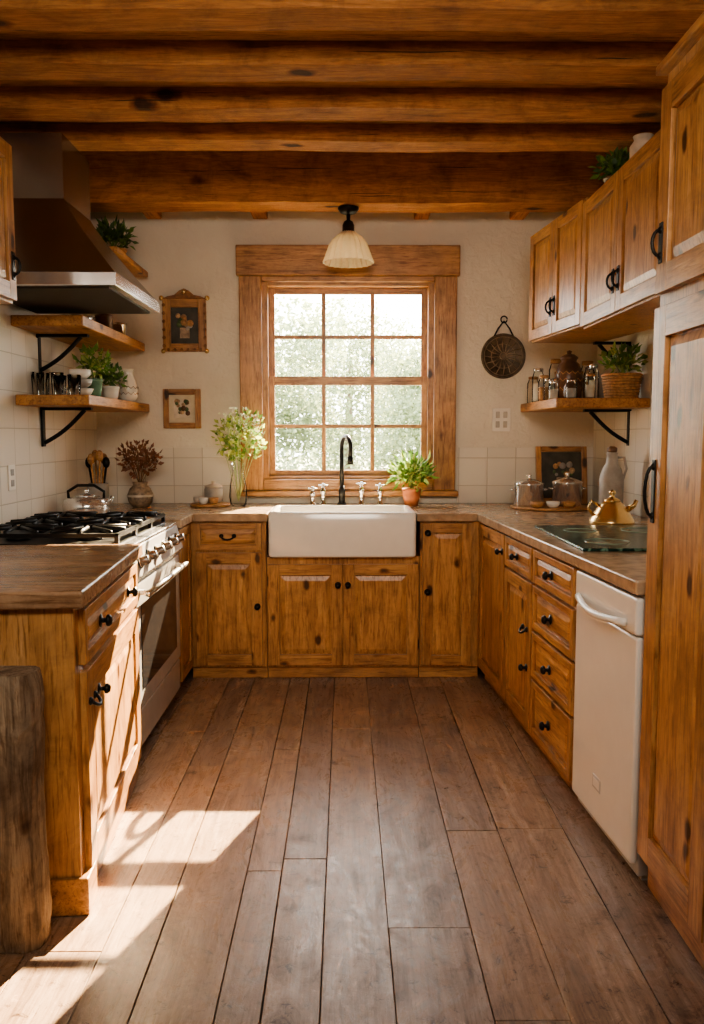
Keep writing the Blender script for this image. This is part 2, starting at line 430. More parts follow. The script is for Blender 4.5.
# ------------------------------------------------------------ window
win = root('window_1', 'wooden double-hung window with wide pine casing', 'window', (0.02, YB, 0)); win['kind'] = 'structure'
c = MB()
c.box(-0.675, -0.535, -0.035, 0, 1.02, 2.345, TRIMZ).box(0.535, 0.675, -0.035, 0, 1.02, 2.345, TRIMZ)
c.box(-0.69, 0.69, -0.045, 0, 2.345, 2.53, TRIMX)
c.box(-0.535, 0.535, -0.035, 0, 2.31, 2.345, TRIMX)
c.make('casing', win, 0.006)
s_ = MB().box(-0.69, 0.69, -0.075, 0, 0.985, 1.02, TRIMX).box(-0.535, 0.535, -0.03, 0.0, 1.02, 1.09, TRIMX)
s_.make('sill', win, 0.006)
j = MB()
j.box(-0.539, -0.50, 0, 0.148, 1.071, 2.329, TRIMZ).box(0.50, 0.539, 0, 0.148, 1.071, 2.329, TRIMZ)
j.box(-0.50, 0.50, 0, 0.148, 2.29, 2.329, TRIMX).box(-0.50, 0.50, 0, 0.148, 1.071, 1.11, TRIMX)
j.make('jamb', win, 0.003)
def sash(z0, z1, y0):
    s = MB(); f = 0.036; t = 0.03
    ft = 0.055 if z1 < 2 else f
    s.box(-0.50, -0.50+f, y0, y0+t, z0, z1, TRIMZ).box(0.50-f, 0.50, y0, y0+t, z0, z1, TRIMZ)
    s.box(-0.50+f, 0.50-f, y0, y0+t, z0, z0+f, TRIMX).box(-0.50+f, 0.50-f, y0, y0+t, z1-ft, z1, TRIMX)
    w_ = (1.0-2*f)/3
    for k in (1, 2):
        xx = -0.5+f+w_*k; s.box(xx-0.013, xx+0.013, y0+0.004, y0+t-0.004, z0+f, z1-ft, TRIMZ)
    zm = (z0+z1)/2; s.box(-0.5+f, 0.5-f, y0+0.005, y0+t-0.005, zm-0.012, zm+0.012, TRIMX)
    so = s.make('sash', win, 0.002)
    MB().box(-0.5+f, 0.5-f, y0+0.014, y0+0.016, z0+f, z1-ft, PANE).make('pane', so)
sash(1.685, 2.29, 0.085)
sash(1.11, 1.738, 0.045)

# ------------------------------------------------------------ cabinet parts
def door(parent, x0, x1, z0, z1, fw=0.055, name='door', y=0.0, t=0.02, horiz=False):
    mb = MB()
    mb.box(x0, x0+fw, y-t, y, z0, z1, W['z']).box(x1-fw, x1, y-t, y, z0, z1, W['z'])
    mb.box(x0+fw, x1-fw, y-t, y, z0, z0+fw, W['x']).box(x0+fw, x1-fw, y-t, y, z1-fw, z1, W['x'])
    a0, a1, b0, b1 = x0+fw, x1-fw, z0+fw, z1-fw
    pm = WPX if horiz else WP
    mb.box(a0, a1, y-0.006, y, b0, b1, pm)
    q = 0.006; e = min(0.026, (a1-a0)*0.2, (b1-b0)*0.25)
    def ring(i, yy): return [(a0+i, yy, b0+i), (a1-i, yy, b0+i), (a1-i, yy, b1-i), (a0+i, yy, b1-i)]
    mb.loft([ring(q, y-0.006), ring(q, y-0.009), ring(q+e, y-0.0165)], pm)
    return mb.make(name, parent, 0.0028, 2)
def knob(parent, x, z, y=-0.02, mat=BLACK, r=0.015):
    M = Matrix.Translation((x, y, z)) @ RX
    return MB().lathe([(r*1.15, 0), (r*1.15, 0.003), (r*0.45, 0.006), (r*0.4, 0.016), (r, 0.02), (r*1.05, 0.027), (r*0.7, 0.034), (0.001, 0.036)], mat, M=M, seg=16).make('knob', parent)
def pull(parent, x, z, y=-0.02, wd=0.045, vertical=False):
    mb = MB()
    pts = []
    for i in range(9):
        a = math.pi*i/8
        u = -math.cos(a)*wd; o = math.sin(a)
        pts.append((x, y-0.006-0.02*o, z+u) if vertical else (x+u, y-0.006-0.018*o, z-0.018*o))
    mb.tube(pts, 0.005, BLACK)
    for sg in (-1, 1):
        c_ = (x, y, z+sg*wd) if vertical else (x+sg*wd, y, z)
        mb.lathe([(0.012, 0), (0.012, 0.004), (0.006, 0.01), (0.001, 0.011)], BLACK, M=Matrix.Translation(c_) @ RX, seg=12)
    if vertical:
        mb.box(x-0.011, x+0.011, y-0.004, y, z-wd-0.02, z+wd+0.02, BLACK)
    return mb.make('handle', parent)
def unit(label, w, h, d, loc, rz, toe=0.07, name='base_cabinet', plinth=True, zb=0.0, toein=0.03):
    r = root(name, label, 'cabinet', loc, rz)
    b = MB()
    if plinth:
        b.box(0, w, toein, d, zb, zb+toe, W['x']); b.box(0, w, 0, d, zb+toe, h, W['z'])
    else: b.box(0, w, 0, d, zb, h, W['z'])
    b.make('body', r, 0.003)
    return r

YF = 4.58
u = unit('pine base cabinet with one drawer above one door', 0.425, CB, 0.68, (-0.862, YF, 0), 0)
d_ = door(u, 0.035, 0.40, 0.735, 0.885, 0.03, 'drawer', horiz=True); pull(d_, 0.215, 0.815, wd=0.035)
d_ = door(u, 0.035, 0.40, 0.085, 0.72, 0.06); knob(d_, 0.375, 0.42)
u = unit('pine sink cabinet with two panelled doors', 0.85, 0.695, 0.68, (-0.435, YF, 0), 0, name='sink_cabinet')
d_ = door(u, 0.01, 0.42, 0.085, 0.655, 0.06); knob(d_, 0.395, 0.54)
d_ = door(u, 0.425, 0.84, 0.085, 0.655, 0.06); knob(d_, 0.45, 0.54)
u = unit('narrow pine base cabinet with a tall door', 0.335, CB, 0.68, (0.417, YF, 0), 0)
d_ = door(u, 0.012, 0.285, 0.085, 0.885, 0.055); knob(d_, 0.04, 0.83); knob(d_, 0.04, 0.50)
u = unit('narrow pine filler cabinet between range and corner', 0.355, CB, 0.67, (-0.868, 4.222, 0), 90)
door(u, 0.03, 0.33, 0.085, 0.885, 0.05)

AR = -90+3.43; ca, sa = math.cos(math.radians(AR)), math.sin(math.radians(AR))
O0 = Vector((0.757, 4.578, 0))
def rp(s): return (O0.x+ca*s, O0.y+sa*s, 0)
u = unit('pine corner base cabinet with a tall panelled door', 0.58, CB, 0.62, rp(0), AR)
d_ = door(u, 0.03, 0.57, 0.085, 0.885, 0.06); knob(d_, 0.54, 0.80)
u = unit('pine base cabinet with a drawer over a door', 0.475, CB, 0.62, rp(0.582), AR)
d_ = door(u, 0.012, 0.463, 0.745, 0.885, 0.03, 'drawer', horiz=True); knob(d_, 0.235, 0.815)
d_ = door(u, 0.012, 0.463, 0.085, 0.73, 0.06); pull(d_, 0.39, 0.52, vertical=False, wd=0.03); knob(d_, 0.42, 0.35)
u = unit('pine base cabinet with four drawers and black knobs', 0.545, CB, 0.62, rp(1.059), AR)
for z0, z1 in ((0.745, 0.885), (0.545, 0.73), (0.335, 0.53), (0.085, 0.32)):
    d_ = door(u, 0.012, 0.533, z0, z1, 0.03, 'drawer', horiz=True); knob(d_, 0.27, (z0+z1)/2, r=0.017)

dw = root('dishwasher', 'white built-in dishwasher with a recessed curved handle', 'dishwasher', rp(1.608), AR)
MB().box(0.0, 0.545, 0.01, 0.58, 0.02, 0.89, DWG).make('body', dw, 0.004)
MB().box(0.004, 0.545, -0.016, 0.009, 0.06, 0.765, DWW).make('door', dw, 0.009, 3)
cp = MB().box(0.004, 0.545, -0.02, 0.009, 0.770, 0.885, DWW).make('control_panel', dw, 0.010, 3)
hp = [(0.06+0.42*i/12, -0.028-0.028*math.sin(math.pi*i/12), 0.80-0.014*math.sin(math.pi*i/12)) for i in range(13)]
MB().tube(hp, 0.012, DWW, 10).make('handle', cp)
MB().box(0.02, 0.53, 0.03, 0.05, 0.0, 0.02, DWG).make('foot_rail', dw)
MB().box(0.22, 0.29, -0.0185, -0.0155, 0.17, 0.215, DWG).box(0.227, 0.283, -0.0195, -0.018, 0.178, 0.207, DWW).make('badge', dw, 0.001)

pn = unit('tall pine pantry cabinet with panelled doors and iron handles', 0.95, 2.37, 0.665, (0.900, 2.415, 0), -90, name='pantry_cabinet', toe=0.1, toein=0.02)
for k, x0 in enumerate((0.02, 0.485)):
    d_ = door(pn, x0, x0+0.455, 0.12, 1.725, 0.085, t=0.022)
    pull(d_, x0+0.04 if k == 0 else x0+0.415, 1.21, -0.022, 0.07, True)
    d_ = door(pn, x0, x0+0.455, 1.765, 2.32, 0.075, t=0.022)
    pull(d_, x0+0.035 if k == 0 else x0+0.42, 1.90, -0.022, 0.035, True)
MB().box(-0.015, 0.965, -0.03, 0.6, 2.37, 2.395, W['x']).make('cornice', pn, 0.006)

AL = 94.5
nl = unit('pine base cabinet with drawer and door beside the range', 0.97, CB, 0.70, (-0.755, 2.28, 0), AL, toe=0.09, toein=-0.0)
d_ = door(nl, 0.05, 0.93, 0.715, 0.875, 0.035, 'drawer', horiz=True)
knob(d_, 0.25, 0.80, r=0.018); knob(d_, 0.72, 0.80, r=0.018)
d_ = door(nl, 0.05, 0.93, 0.10, 0.695, 0.08)
pull(d_, 0.11, 0.60, wd=0.03); knob(d_, 0.2, 0.60)
MB().box(-0.012, 0.10, -0.022, 0.68, 0.0, 0.11, W['x']).make('plinth_block', nl, 0.004)
wt = root('worktop', 'thick brown wooden worktop on the cabinet beside range', 'worktop', (-0.755, 2.28, 0), AL)
MB().box(-0.035, 0.975, -0.035, 0.73, CB, CT+0.005, CTOP2).make('slab', wt, 0.008, 3)

ps = MB(); rings = []
for i in range(25):
    z = 0.75*i/24
    a = 0.006 if i == 24 else 0
    k = lambda: U(-.003, .003)
    wv_ = 0.004*math.sin(i*0.4)
    y0 = 2.095; y1 = 2.21
    rings.append([(-1.08+k(), y0+a+k(), z), (-0.99+k(), y0-.003+a+k(), z), (-0.91+k(), y0+.003+a+k(), z), (-0.85+wv_-a+k(), y0+a+k(), z), (-0.82+wv_-a+k(), y0+.018+k(), z), (-0.808+wv_-a+k(), y0+.05+k(), z), (-0.812+wv_-a+k(), y0+.09, z), (-0.83+wv_-a, y1-a, z), (-1.075, y1-a, z)])
ps.loft(rings, OLD, False).make('timber_post', label='short dark weathered timber slab standing by the cabinet end', cat='timber block')

# ------------------------------------------------------------ main worktop
pts = [(XL+0.01, 5.255), (XR-0.01, 5.255), (XR-0.01, 2.425), (0.862, 2.425), (0.728, 4.545), (0.395, 4.545), (0.395, 4.985), (-0.425, 4.985), (-0.425, 4.545), (-0.835, 4.545), (-0.835, 4.222), (XL+0.01, 4.222)]
MB().poly(list(reversed(pts)), CB, CT, CTOP).make('worktop', bevel=0.006, seg=2, label='long brown stone worktop wrapping around the sink', cat='worktop')

sk = root('farmhouse_sink', 'white fireclay farmhouse sink with deep apron front', 'sink', (-0.015, 4.745, 0.70))
hx, hy, H_ = 0.405, 0.235, 0.25; ti = 0.028; dp = 0.19
def rr(ax, ay, r, z, n=5):
    out = []
    for cx, cy, a0 in ((ax-r, ay-r, 0), (-ax+r, ay-r, 90), (-ax+r, -ay+r, 180), (ax-r, -ay+r, 270)):
        for i in range(n+1):
            a = math.radians(a0+90*i/n); out.append((cx+r*math.cos(a), cy+r*math.sin(a), z))
    return out
sb = MB()
sb.loft([rr(hx-.012, hy-.012, .02, 0), rr(hx-.004, hy-.004, .022, .004), rr(hx, hy, .024, .014), rr(hx, hy, .024, H_-.012), rr(hx-.004, hy-.004, .022, H_-.003), rr(hx-.012, hy-.012, .02, H_),
         rr(hx-ti, hy-ti, .03, H_), rr(hx-ti-.006, hy-ti-.006, .03, H_-.008), rr(hx-ti-.012, hy-ti-.012, .04, H_-dp+.03), rr(hx-ti-.04, hy-ti-.04, .04, H_-dp)], SINKM, True)
sb.make('basin', sk)
MB().lathe([(0.04, 0), (0.04, 0.004), (0.025, 0.005), (0.001, 0.003)], CHROME, (0, 0.05, H_-dp)).make('drain', sk)

fc = root('faucet', 'black gooseneck kitchen faucet behind the sink', 'faucet', (-0.02, 5.09, CT))
MB().lathe([(0.03, 0), (0.03, 0.008), (0.02, 0.02), (0.018, 0.05), (0.021, 0.055), (0.021, 0.09), (0.016, 0.1), (0.014, 0.12), (0.001, 0.12)], BLACK).make('base', fc)
gp = [(0, 0, 0.1), (0, 0, 0.24), (0, 0, 0.35)]
for i in range(1, 13):
    a = math.pi*1.05*i/12
    q_ = 0.07-0.07*math.cos(a)
    gp.append((0.38*q_, -0.92*q_, 0.35+0.07*math.sin(a)))
e_ = gp[-1]
gp.append((e_[0]-.001, e_[1]+0.003, 0.30))
MB().tube(gp, 0.0135, BLACK, 12).make('spout', fc)
MB().tube([gp[-1], (e_[0]-.002, e_[1]+0.006, 0.255)], 0.018, BLACK, 12).make('spray_head', fc)
def tap(x, tall, k):
    r = root('tap', k, 'tap', (x, 5.10, CT), group='chrome deck taps')
    MB().lathe([(0.024, 0), (0.024, 0.006), (0.014, 0.018), (0.012, tall*0.5), (0.018, tall*0.6), (0.018, tall*0.75), (0.009, tall*0.85), (0.008, tall), (0.001, tall)], CHROME, seg=18).make('valve_body', r)
    h = MB()
    for a in (0.3, 0.3+math.pi/2):
        v = Vector((math.cos(a), math.sin(a), 0))*0.03
        h.tube([(-v.x, -v.y, tall), (0, 0, tall+0.002), (v.x, v.y, tall)], [0.006, 0.004, 0.006], CHROME)
    h.ball((0, 0, tall+0.006), 0.009, CHROME); h.make('cross_handle', r)
for x, tl in ((-0.20, 0.10), (-0.135, 0.12), (0.10, 0.13), (0.215, 0.12)):
    tap(x, tl, 'chrome deck-mounted tap with small cross handle')

# ------------------------------------------------------------ range
st = root('range_cooker', 'stainless gas range with black grates and oven', 'stove', (-0.885, 3.285, 0), 90)
SW, SD = 0.925, 0.665
MB().box(0, SW, 0, SD, 0.05, 0.915, STOVEW).box(0.02, SW-0.02, 0.04, SD-0.02, 0, 0.05, BLACK).make('body', st, 0.004)
MB().box(0, SW, -0.03, SD, 0.915, 0.93, STEEL).make('cooktop', st, 0.004)
ctp = MB().box(0.03, SW-0.03, 0.02, SD-0.03, 0.93, 0.935, BLACK).make('burner_tray', st)
for gi in range(3):
    g = MB(); x0 = 0.035+gi*0.288; x1 = x0+0.278; y0, y1 = 0.03, SD-0.04; zt = 0.978
    for a, b in (((x0,y0),(x1,y0)), ((x0,y1),(x1,y1)), ((x0,y0),(x0,y1)), ((x1,y0),(x1,y1)), ((x0,(y0+y1)/2),(x1,(y0+y1)/2))):
        g.box(min(a[0],b[0])-0.007, max(a[0],b[0])+0.007, min(a[1],b[1])-0.007, max(a[1],b[1])+0.007, zt-0.018, zt-0.002, BLACK)
    for cy in ((y0*3+y1)/4, (y0+3*y1)/4):
        cx = (x0+x1)/2
        for k in range(8):
            a = math.pi*k/4
            rx_ = 0.13; ex = cx+max(-0.139, min(0.139, rx_*1.3*math.cos(a))); ey = cy+max(-0.145, min(0.145, rx_*1.3*math.sin(a)))
            g.tube([(cx+0.03*math.cos(a), cy+0.03*math.sin(a), zt+0.01), (ex, ey, zt+0.003), (ex, ey, zt-0.01)], 0.008, BLACK, 6)
        g.lathe([(0.05, 0.935), (0.05, 0.945), (0.035, 0.95), (0.035, 0.958), (0.001, 0.96)], BLACK, (cx, cy, 0), 20)
    for xx in (x0, x1):
        for yy in (y0, y1): g.box(xx-0.008, xx+0.008, yy-0.008, yy+0.008, 0.935, zt-0.01, BLACK)
    g.make('grate', st)
pc = MB()
pc.loft([[(0, 0, 0.775), (0, -0.045, 0.775), (0, -0.06, 0.80), (0, -0.03, 0.915), (0, 0, 0.915)], [(SW, 0, 0.775), (SW, -0.045, 0.775), (SW, -0.06, 0.80), (SW, -0.03, 0.915), (SW, 0, 0.915)]], STOVEW)
pco = pc.make('control_panel', st, 0.003)
for i in range(6):
    x = 0.09+i*0.149
    M = Matrix.Translation((x, -0.047, 0.855)) @ Matrix.Rotation(math.radians(75), 4, 'X')
    MB().lathe([(0.027, 0), (0.027, 0.006), (0.02, 0.01), (0.018, 0.035), (0.015, 0.038), (0.001, 0.038)], STEEL, M=M, seg=18).lathe([(0.03, -0.001), (0.03, 0.002)], BLACK, M=M, seg=18).make('knob', pco)
od = MB().box(0.012, SW-0.012, -0.04, 0, 0.235, 0.765, STOVEW).make('oven_door', st, 0.006)
MB().box(0.11, SW-0.11, -0.043, -0.039, 0.31, 0.67, OVEN).make('oven_window', od, 0.002)
MB().tube([(0.06, -0.085, 0.725), (SW-0.06, -0.085, 0.725)], 0.013, STEEL, 12).box(0.09, 0.115, -0.085, -0.04, 0.715, 0.735, STEEL).box(SW-0.115, SW-0.09, -0.085, -0.04, 0.715, 0.735, STEEL).make('handle', od)
MB().box(0.012, SW-0.012, -0.035, 0, 0.07, 0.225, STOVEW).make('drawer', st, 0.005)

# ------------------------------------------------------------ hood
hd = root('range_hood', 'dark steel chimney range hood with tapered canopy', 'range hood', (XL, 3.86, 1.975))
Yh = 0.40
def hr(xf, yh, z): return [(0.001, -yh, z), (xf, -yh, z), (xf, yh, z), (0.001, yh, z)]
MB().loft([hr(0.64, Yh, 0.0), hr(0.64, Yh, 0.055)], POTST).make('lip', hd, 0.003)
MB().box(0.04, 0.6, -Yh+0.04, Yh-0.04, -0.006, 0.002, DARKK).make('filter', hd)
rings = []
for i in range(11):
    t = i/10; f = (1-t)**1.15
    rings.append(hr(0.37+(0.635-0.37)*f, 0.19+(Yh-0.005-0.19)*f, 0.055+t*0.345))
MB().loft(rings, HOODM).make('canopy', hd, 0.0)
MB().box(0.001, 0.37, -0.19, 0.19, 0.40, 2.645-1.975, HOODM).make('chimney', hd)

ul = unit('pine wall cabinet with panelled door near the hood', 0.9, 2.42, 0.34, (-1.225, 2.24, 0), 90, name='wall_cabinet', plinth=False, zb=1.85)
d_ = door(ul, 0.01, 0.445, 1.86, 2.41, 0.06); knob(d_, 0.41, 1.95)
d_ = door(ul, 0.45, 0.89, 1.86, 2.41, 0.06); pull(d_, 0.86, 1.98, vertical=True, wd=0.03)

a1 = -90+math.degrees(math.atan2(0.08, 0.76))
ua = unit('pine wall cabinet with two doors above the shelf', 0.76, 2.475, 0.38, (1.05, 4.745, 0), a1, name='wall_cabinet', plinth=False, zb=1.885)
d_ = door(ua, 0.008, 0.378, 1.893, 2.465, 0.055); pull(d_, 0.352, 2.03, vertical=True, wd=0.03)
d_ = door(ua, 0.382, 0.752, 1.893, 2.465, 0.055); pull(d_, 0.408, 2.03, vertical=True, wd=0.03)
ub = unit('pine wall cabinet with two doors and iron handles', 1.03, 2.445, 0.43, (1.125, 3.975, 0), -90, name='wall_cabinet', plinth=False, zb=1.865)
d_ = door(ub, 0.008, 0.512, 1.873, 2.437, 0.06); pull(d_, 0.482, 2.00, vertical=True, wd=0.03)
d_ = door(ub, 0.518, 1.022, 1.873, 2.437, 0.06); pull(d_, 0.548, 2.00, vertical=True, wd=0.03)

# shelves ---------------------------------------------------------------
def bracket(parent, x, y, z, sgn, L=0.26, Hh=0.2):
    b = MB()
    b.box(min(x, x+sgn*0.012), max(x, x+sgn*0.012), y-0.018, y+0.018, z-Hh, z, BLACK)
    b.box(min(x, x+sgn*L), max(x, x+sgn*L), y-0.018, y+0.018, z-0.014, z, BLACK)
    pts = []
    for i in range(9):
        t = i/8; pts.append((x+sgn*(0.01+(L*0.82)*t), y, z-Hh*0.85*(1-t)-0.012-0.018*math.sin(math.pi*t)))
    b.tube(pts, 0.011, BLACK)
    return b.make('bracket', parent, 0.001)
def shelf(label, x0, x1, y0, y1, zt, th, brs, sgn):
    r = root('wall_shelf', label, 'shelf', ((x0+x1)/2, (y0+y1)/2, zt-th))
    cx, cy = (x0+x1)/2, (y0+y1)/2
    MB().box(x0-cx, x1-cx, y0-cy, y1-cy, 0, th, SHELF).make('board', r, 0.006, 3)
    for by in brs: bracket(r, (x0 if sgn > 0 else x1)-cx, by-cy, 0, sgn)
    return r
XLt = XL+0.0095; XRt = XR-0.001
shelf('upper pine wall shelf on black iron brackets', XL+0.001, -1.23, 3.98, 5.2, 1.93, 0.05, (4.32,), 1)
shelf('lower pine wall shelf on black iron brackets', XLt, -1.21, 3.98, 5.2, 1.56, 0.05, (4.32,), 1)
shelf('small high pine shelf holding a trailing plant', XL+0.001, -1.2, 4.5, 5.2, 2.36, 0.035, (5.0,), 1)
shelf('pine wall shelf with jars beneath the wall cabinets', 1.09, XRt, 4.32, 5.2, 1.56, 0.05, (4.62,), -1)
rb = root('shelf_bracket', 'black iron bracket below the wall cabinet', 'bracket', (XRt, 4.66, 1.882)); bracket(rb, 0, 0, 0, -1, 0.2, 0.15)

# ------------------------------------------------------------ small vessels
def vessel(name, prof, mat, loc, label, cat, group=None, seg=28, extra=None):
    mb = MB().lathe(prof, mat, seg=seg)
    if extra: extra(mb)
    return mb.make(name, loc=loc, label=label, cat=cat, group=group)
def hollow(prof, t=0.004):
    inner = [(max(r-t, 0.001), z) for r, z in reversed(prof) if z > prof[0][1]+t]
    return prof+inner+[(0.001, prof[0][1]+t)]
def jar(loc, r, h, label, lid=CHROME, fill=None, name='glass_jar', group=None):
    q = root(name, label, 'jar', loc, group=group)
    MB().lathe([(r*.9, 0), (r, 0.006), (r, h*.75), (r*.75, h*.88), (r*.75, h*.93)], JARG, seg=20).make('glass_body', q)
    if fill: MB().lathe([(r*.85, 0.006), (r*.88, 0.01), (r*.88, h*.55), (0.001, h*.57)], fill, seg=16).make('contents', q)
    if lid: MB().lathe([(r*.8, h*.9), (r*.82, h*.91), (r*.82, h*.99), (r*.7, h), (0.001, h)], lid, seg=18).make('lid', q)
    return q
def tumbler(loc, r, h, label, group=None):
    MB().lathe(hollow([(r*.8, 0), (r, h)], 0.003), JARG, seg=20, cap=False).make('drinking_glass', loc=loc, label=label, cat='glass', group=group)
def foliage(parent, c, rx, rz, n, L, Wd, mat, stems=8, base=None, smat=STEM, up=0.4, mat2=None, name='foliage'):
    mb = MB(); c = Vector(c); base = Vector(base) if base else c-Vector((0, 0, rz))
    tips = []
    for k in range(stems):
        a = 2*math.pi*k/stems+U(-.3, .3); rr_ = rx*U(.45, 1.0)
        tip = c+Vector((math.cos(a)*rr_, math.sin(a)*rr_, rz*U(-.2, 1.0)))
        mid = base.lerp(tip, .5)+Vector((0, 0, rz*.25)); tips.append((mid, tip))
        mb.tube([base, base.lerp(mid, .5)+Vector((0,0,.004)), mid, mid.lerp(tip, .5)+Vector((0,0,.004)), tip], 0.0018, smat, 4)
    for i in range(n):
        while True:
            v = Vector((U(-1,1), U(-1,1), U(-1,1)))
            if v.length < 1: break
        if i % 2 and tips:
            m_, t_ = random.choice(tips); p = m_.lerp(t_, R()) + v*0.15*rx
        else: p = c+Vector((v.x*rx, v.y*rx, v.z*rz))
        d = (v+Vector((0, 0, up))+Vector((U(-.5,.5), U(-.5,.5), U(-.5,.5))))
        mb.leaf(p, d, L*U(.6, 1.2), Wd*U(.7, 1.2), mat2 if (mat2 and R() < .4) else mat)
    return mb.make(name, parent)
def potted(name, loc, label, pr, ph, pmat, fr, fh, n, L, Wd, lm, lm2=None, cat='potted plant', potname='pot', bulge=False):
    q = root(name, label, cat, loc)
    prof = [(pr*.72, 0), (pr*.95, ph*.5), (pr, ph*.85), (pr*1.08, ph*.86), (pr*1.08, ph), (pr*.95, ph), (pr*.9, ph*.85)]
    MB().lathe(prof, pmat, cap=True).make(potname, q)
    MB().lathe([(pr*.86, ph*.86), (pr*.5, ph*.9), (0.001, ph*.91)], SOIL).make('soil', q)
    foliage(q, (0, 0, ph+fh*.5), fr, fh*.5, n, L, Wd, lm, 9, (0, 0, ph*.9), mat2=lm2)
    return q

S1 = 1.56
for gx, gy, gh in ((-1.475, 4.12, .11), (-1.40, 4.14, .10), (-1.44, 4.22, .12), (-1.325, 4.13, .10), (-1.53, 4.20, .12), (-1.36, 4.23, .11)):
    tumbler((gx, gy, S1), 0.032, gh, 'clear drinking glass on the lower shelf', 'shelf glasses')
jar((-1.50, 4.35, S1), 0.04, 0.13, 'glass storage jar with metal lid', fill=CREAM)
for i in range(3):
    z = S1+i*0.0485
    vessel('bowl', hollow([(0.03, 0), (0.055, 0.022), (0.068-0.006*i, 0.048)]), (CREAM, GREYP, CERAM)[i], (-1.37, 4.36, z), 'small stacked stoneware bowl', 'bowl', 'stacked bowls', seg=24)
potted('potted_herb', (-1.35, 4.54, S1), 'green glazed vase with bushy green herb', 0.042, 0.11, GREENG, 0.085, 0.16, 190, 0.045, 0.012, LEAF, LEAF2)
potted('potted_herb', (-1.31, 4.71, S1), 'white pot with small green plant', 0.045, 0.08, CERAM, 0.07, 0.10, 120, 0.04, 0.012, LEAF3, LEAF)
q = root('stoneware_jug', 'pale patterned stoneware jug with narrow neck', 'jug', (-1.275, 4.95, S1))
MB().lathe([(0.035, 0), (0.054, 0.03), (0.057, 0.09), (0.035, 0.15), (0.028, 0.17), (0.036, 0.19), (0.028, 0.19), (0.022, 0.16)], CERAM).make('jug_body', q)
pz = MB()
for zz, r_ in ((0.05, .0572), (0.085, .0578)):
    pz.tube([(r_*math.cos(2*math.pi*k/24), r_*math.sin(2*math.pi*k/24), zz+(0.006 if k % 2 else -0.006)) for k in range(24)], 0.0025, PATP, 5, closed=True)
pz.make('zigzag_band', q)
MB().tube([(0, -0.03, 0.165), (0, -0.06, 0.155), (0, -0.072, 0.11), (0, -0.054, 0.07)], 0.006, CERAM).make('handle', q)
vessel('stoneware_cup', hollow([(0.028, 0), (0.036, 0.03), (0.036, 0.075)]), GREYP, (-1.47, 4.88, S1), 'grey stoneware cup without handle', 'cup')
jar((-1.48, 4.66, S1), 0.04, 0.14, 'glass storage jar with grey contents', lid=BOARD, fill=GREYP)
S2 = 1.93
vessel('storage_tin', [(0.045, 0), (0.047, 0.003), (0.047, 0.085), (0.05, 0.087), (0.05, 0.1), (0.04, 0.105), (0.001, 0.106)], BROWNP, (-1.34, 4.72, S2), 'dark brown lidded stoneware canister', 'canister')
vessel('storage_tin', [(0.04, 0), (0.042, 0.003), (0.042, 0.07), (0.045, 0.072), (0.045, 0.083), (0.001, 0.09)], STEEL, (-1.31, 4.92, S2), 'small metal lidded canister', 'canister')
vessel('bowl', hollow([(0.04, 0), (0.08, 0.03), (0.095, 0.06)]), STEEL, (-1.42, 4.48, S2), 'wide metal bowl on the upper shelf', 'bowl')
potted('trailing_plant', (-1.31, 4.86, 2.36), 'bushy green plant in a woven basket on high shelf', 0.065, 0.06, WICKER, 0.10, 0.13, 220, 0.055, 0.012, LEAF3, LEAF, potname='basket')

# left corner counter
kt = root('kettle', 'low wide silver kettle with black top handle', 'kettle', (-1.40, 4.50, CT))
MB().lathe([(0.105, 0), (0.122, 0.012), (0.125, 0.05), (0.115, 0.085), (0.06, 0.10), (0.001, 0.102)], POTST).make('kettle_body', kt)
MB().lathe([(0.06, 0.10), (0.052, 0.108), (0.012, 0.115), (0.01, 0.123), (0.016, 0.131), (0.001, 0.139)], POTST).make('lid', kt)
MB().tube([(0.11, -0.02, 0.055), (0.135, -0.03, 0.075), (0.15, -0.035, 0.10)], [0.02, 0.013, 0.009], POTST).make('spout', kt)
MB().tube([(-0.095, 0, 0.09), (-0.097, 0, 0.125), (-0.045, 0, 0.158), (0.045, 0, 0.158), (0.097, 0, 0.125), (0.095, 0, 0.09)], 0.008, BLACK).make('handle', kt)
ck = root('utensil_crock', 'stoneware crock filled with wooden kitchen utensils', 'utensil holder', (-1.44, 4.86, CT))
MB().lathe(hollow([(0.05, 0), (0.06, 0.03), (0.06, 0.12), (0.056, 0.15)], 0.006), GREYP).make('crock', ck)
for i in range(6):
    a = i*1.05; v = Vector((math.cos(a), math.sin(a), 0))
    p0 = v*0.015+Vector((0, 0, 0.01)); p1 = v*0.05+Vector((0, 0, 0.25+0.02*(i % 3)))
    um = MB().tube([p0, p1], 0.006, BOARD if i % 3 else BLACK)
    um.ball(tuple(p1+Vector((0, 0, 0.02))), 0.022, BOARD if i % 3 else BLACK, 10, 1.5); um.make('utensil', ck)
dv = root('dried_flower_vase', 'speckled stoneware vase holding dried brown flowers', 'vase', (-1.225, 4.98, CT))
MB().lathe([(0.045, 0), (0.07, 0.03), (0.078, 0.07), (0.062, 0.11), (0.042, 0.13), (0.046, 0.15), (0.038, 0.15), (0.03, 0.125)], PATP).lathe([(0.0785, 0.062), (0.0795, 0.068), (0.0785, 0.075)], CREAM, cap=False).make('vase', dv)
foliage(dv, (0, 0, 0.29), 0.12, 0.10, 230, 0.036, 0.012, DRYF, 18, (0, 0, 0.12), DSTEM, name='dried_flowers')
tb = root('serving_board', 'round wooden board under jar and cups', 'board', (-0.815, 5.03, CT))
MB().lathe([(0.115, 0), (0.12, 0.004), (0.12, 0.014), (0.115, 0.018), (0.001, 0.018)], BOARD).make('disc', tb)
q = root('lidded_jar', 'squat grey stoneware jar with a lid on board', 'jar', (-0.80, 5.06, CT+0.0185))
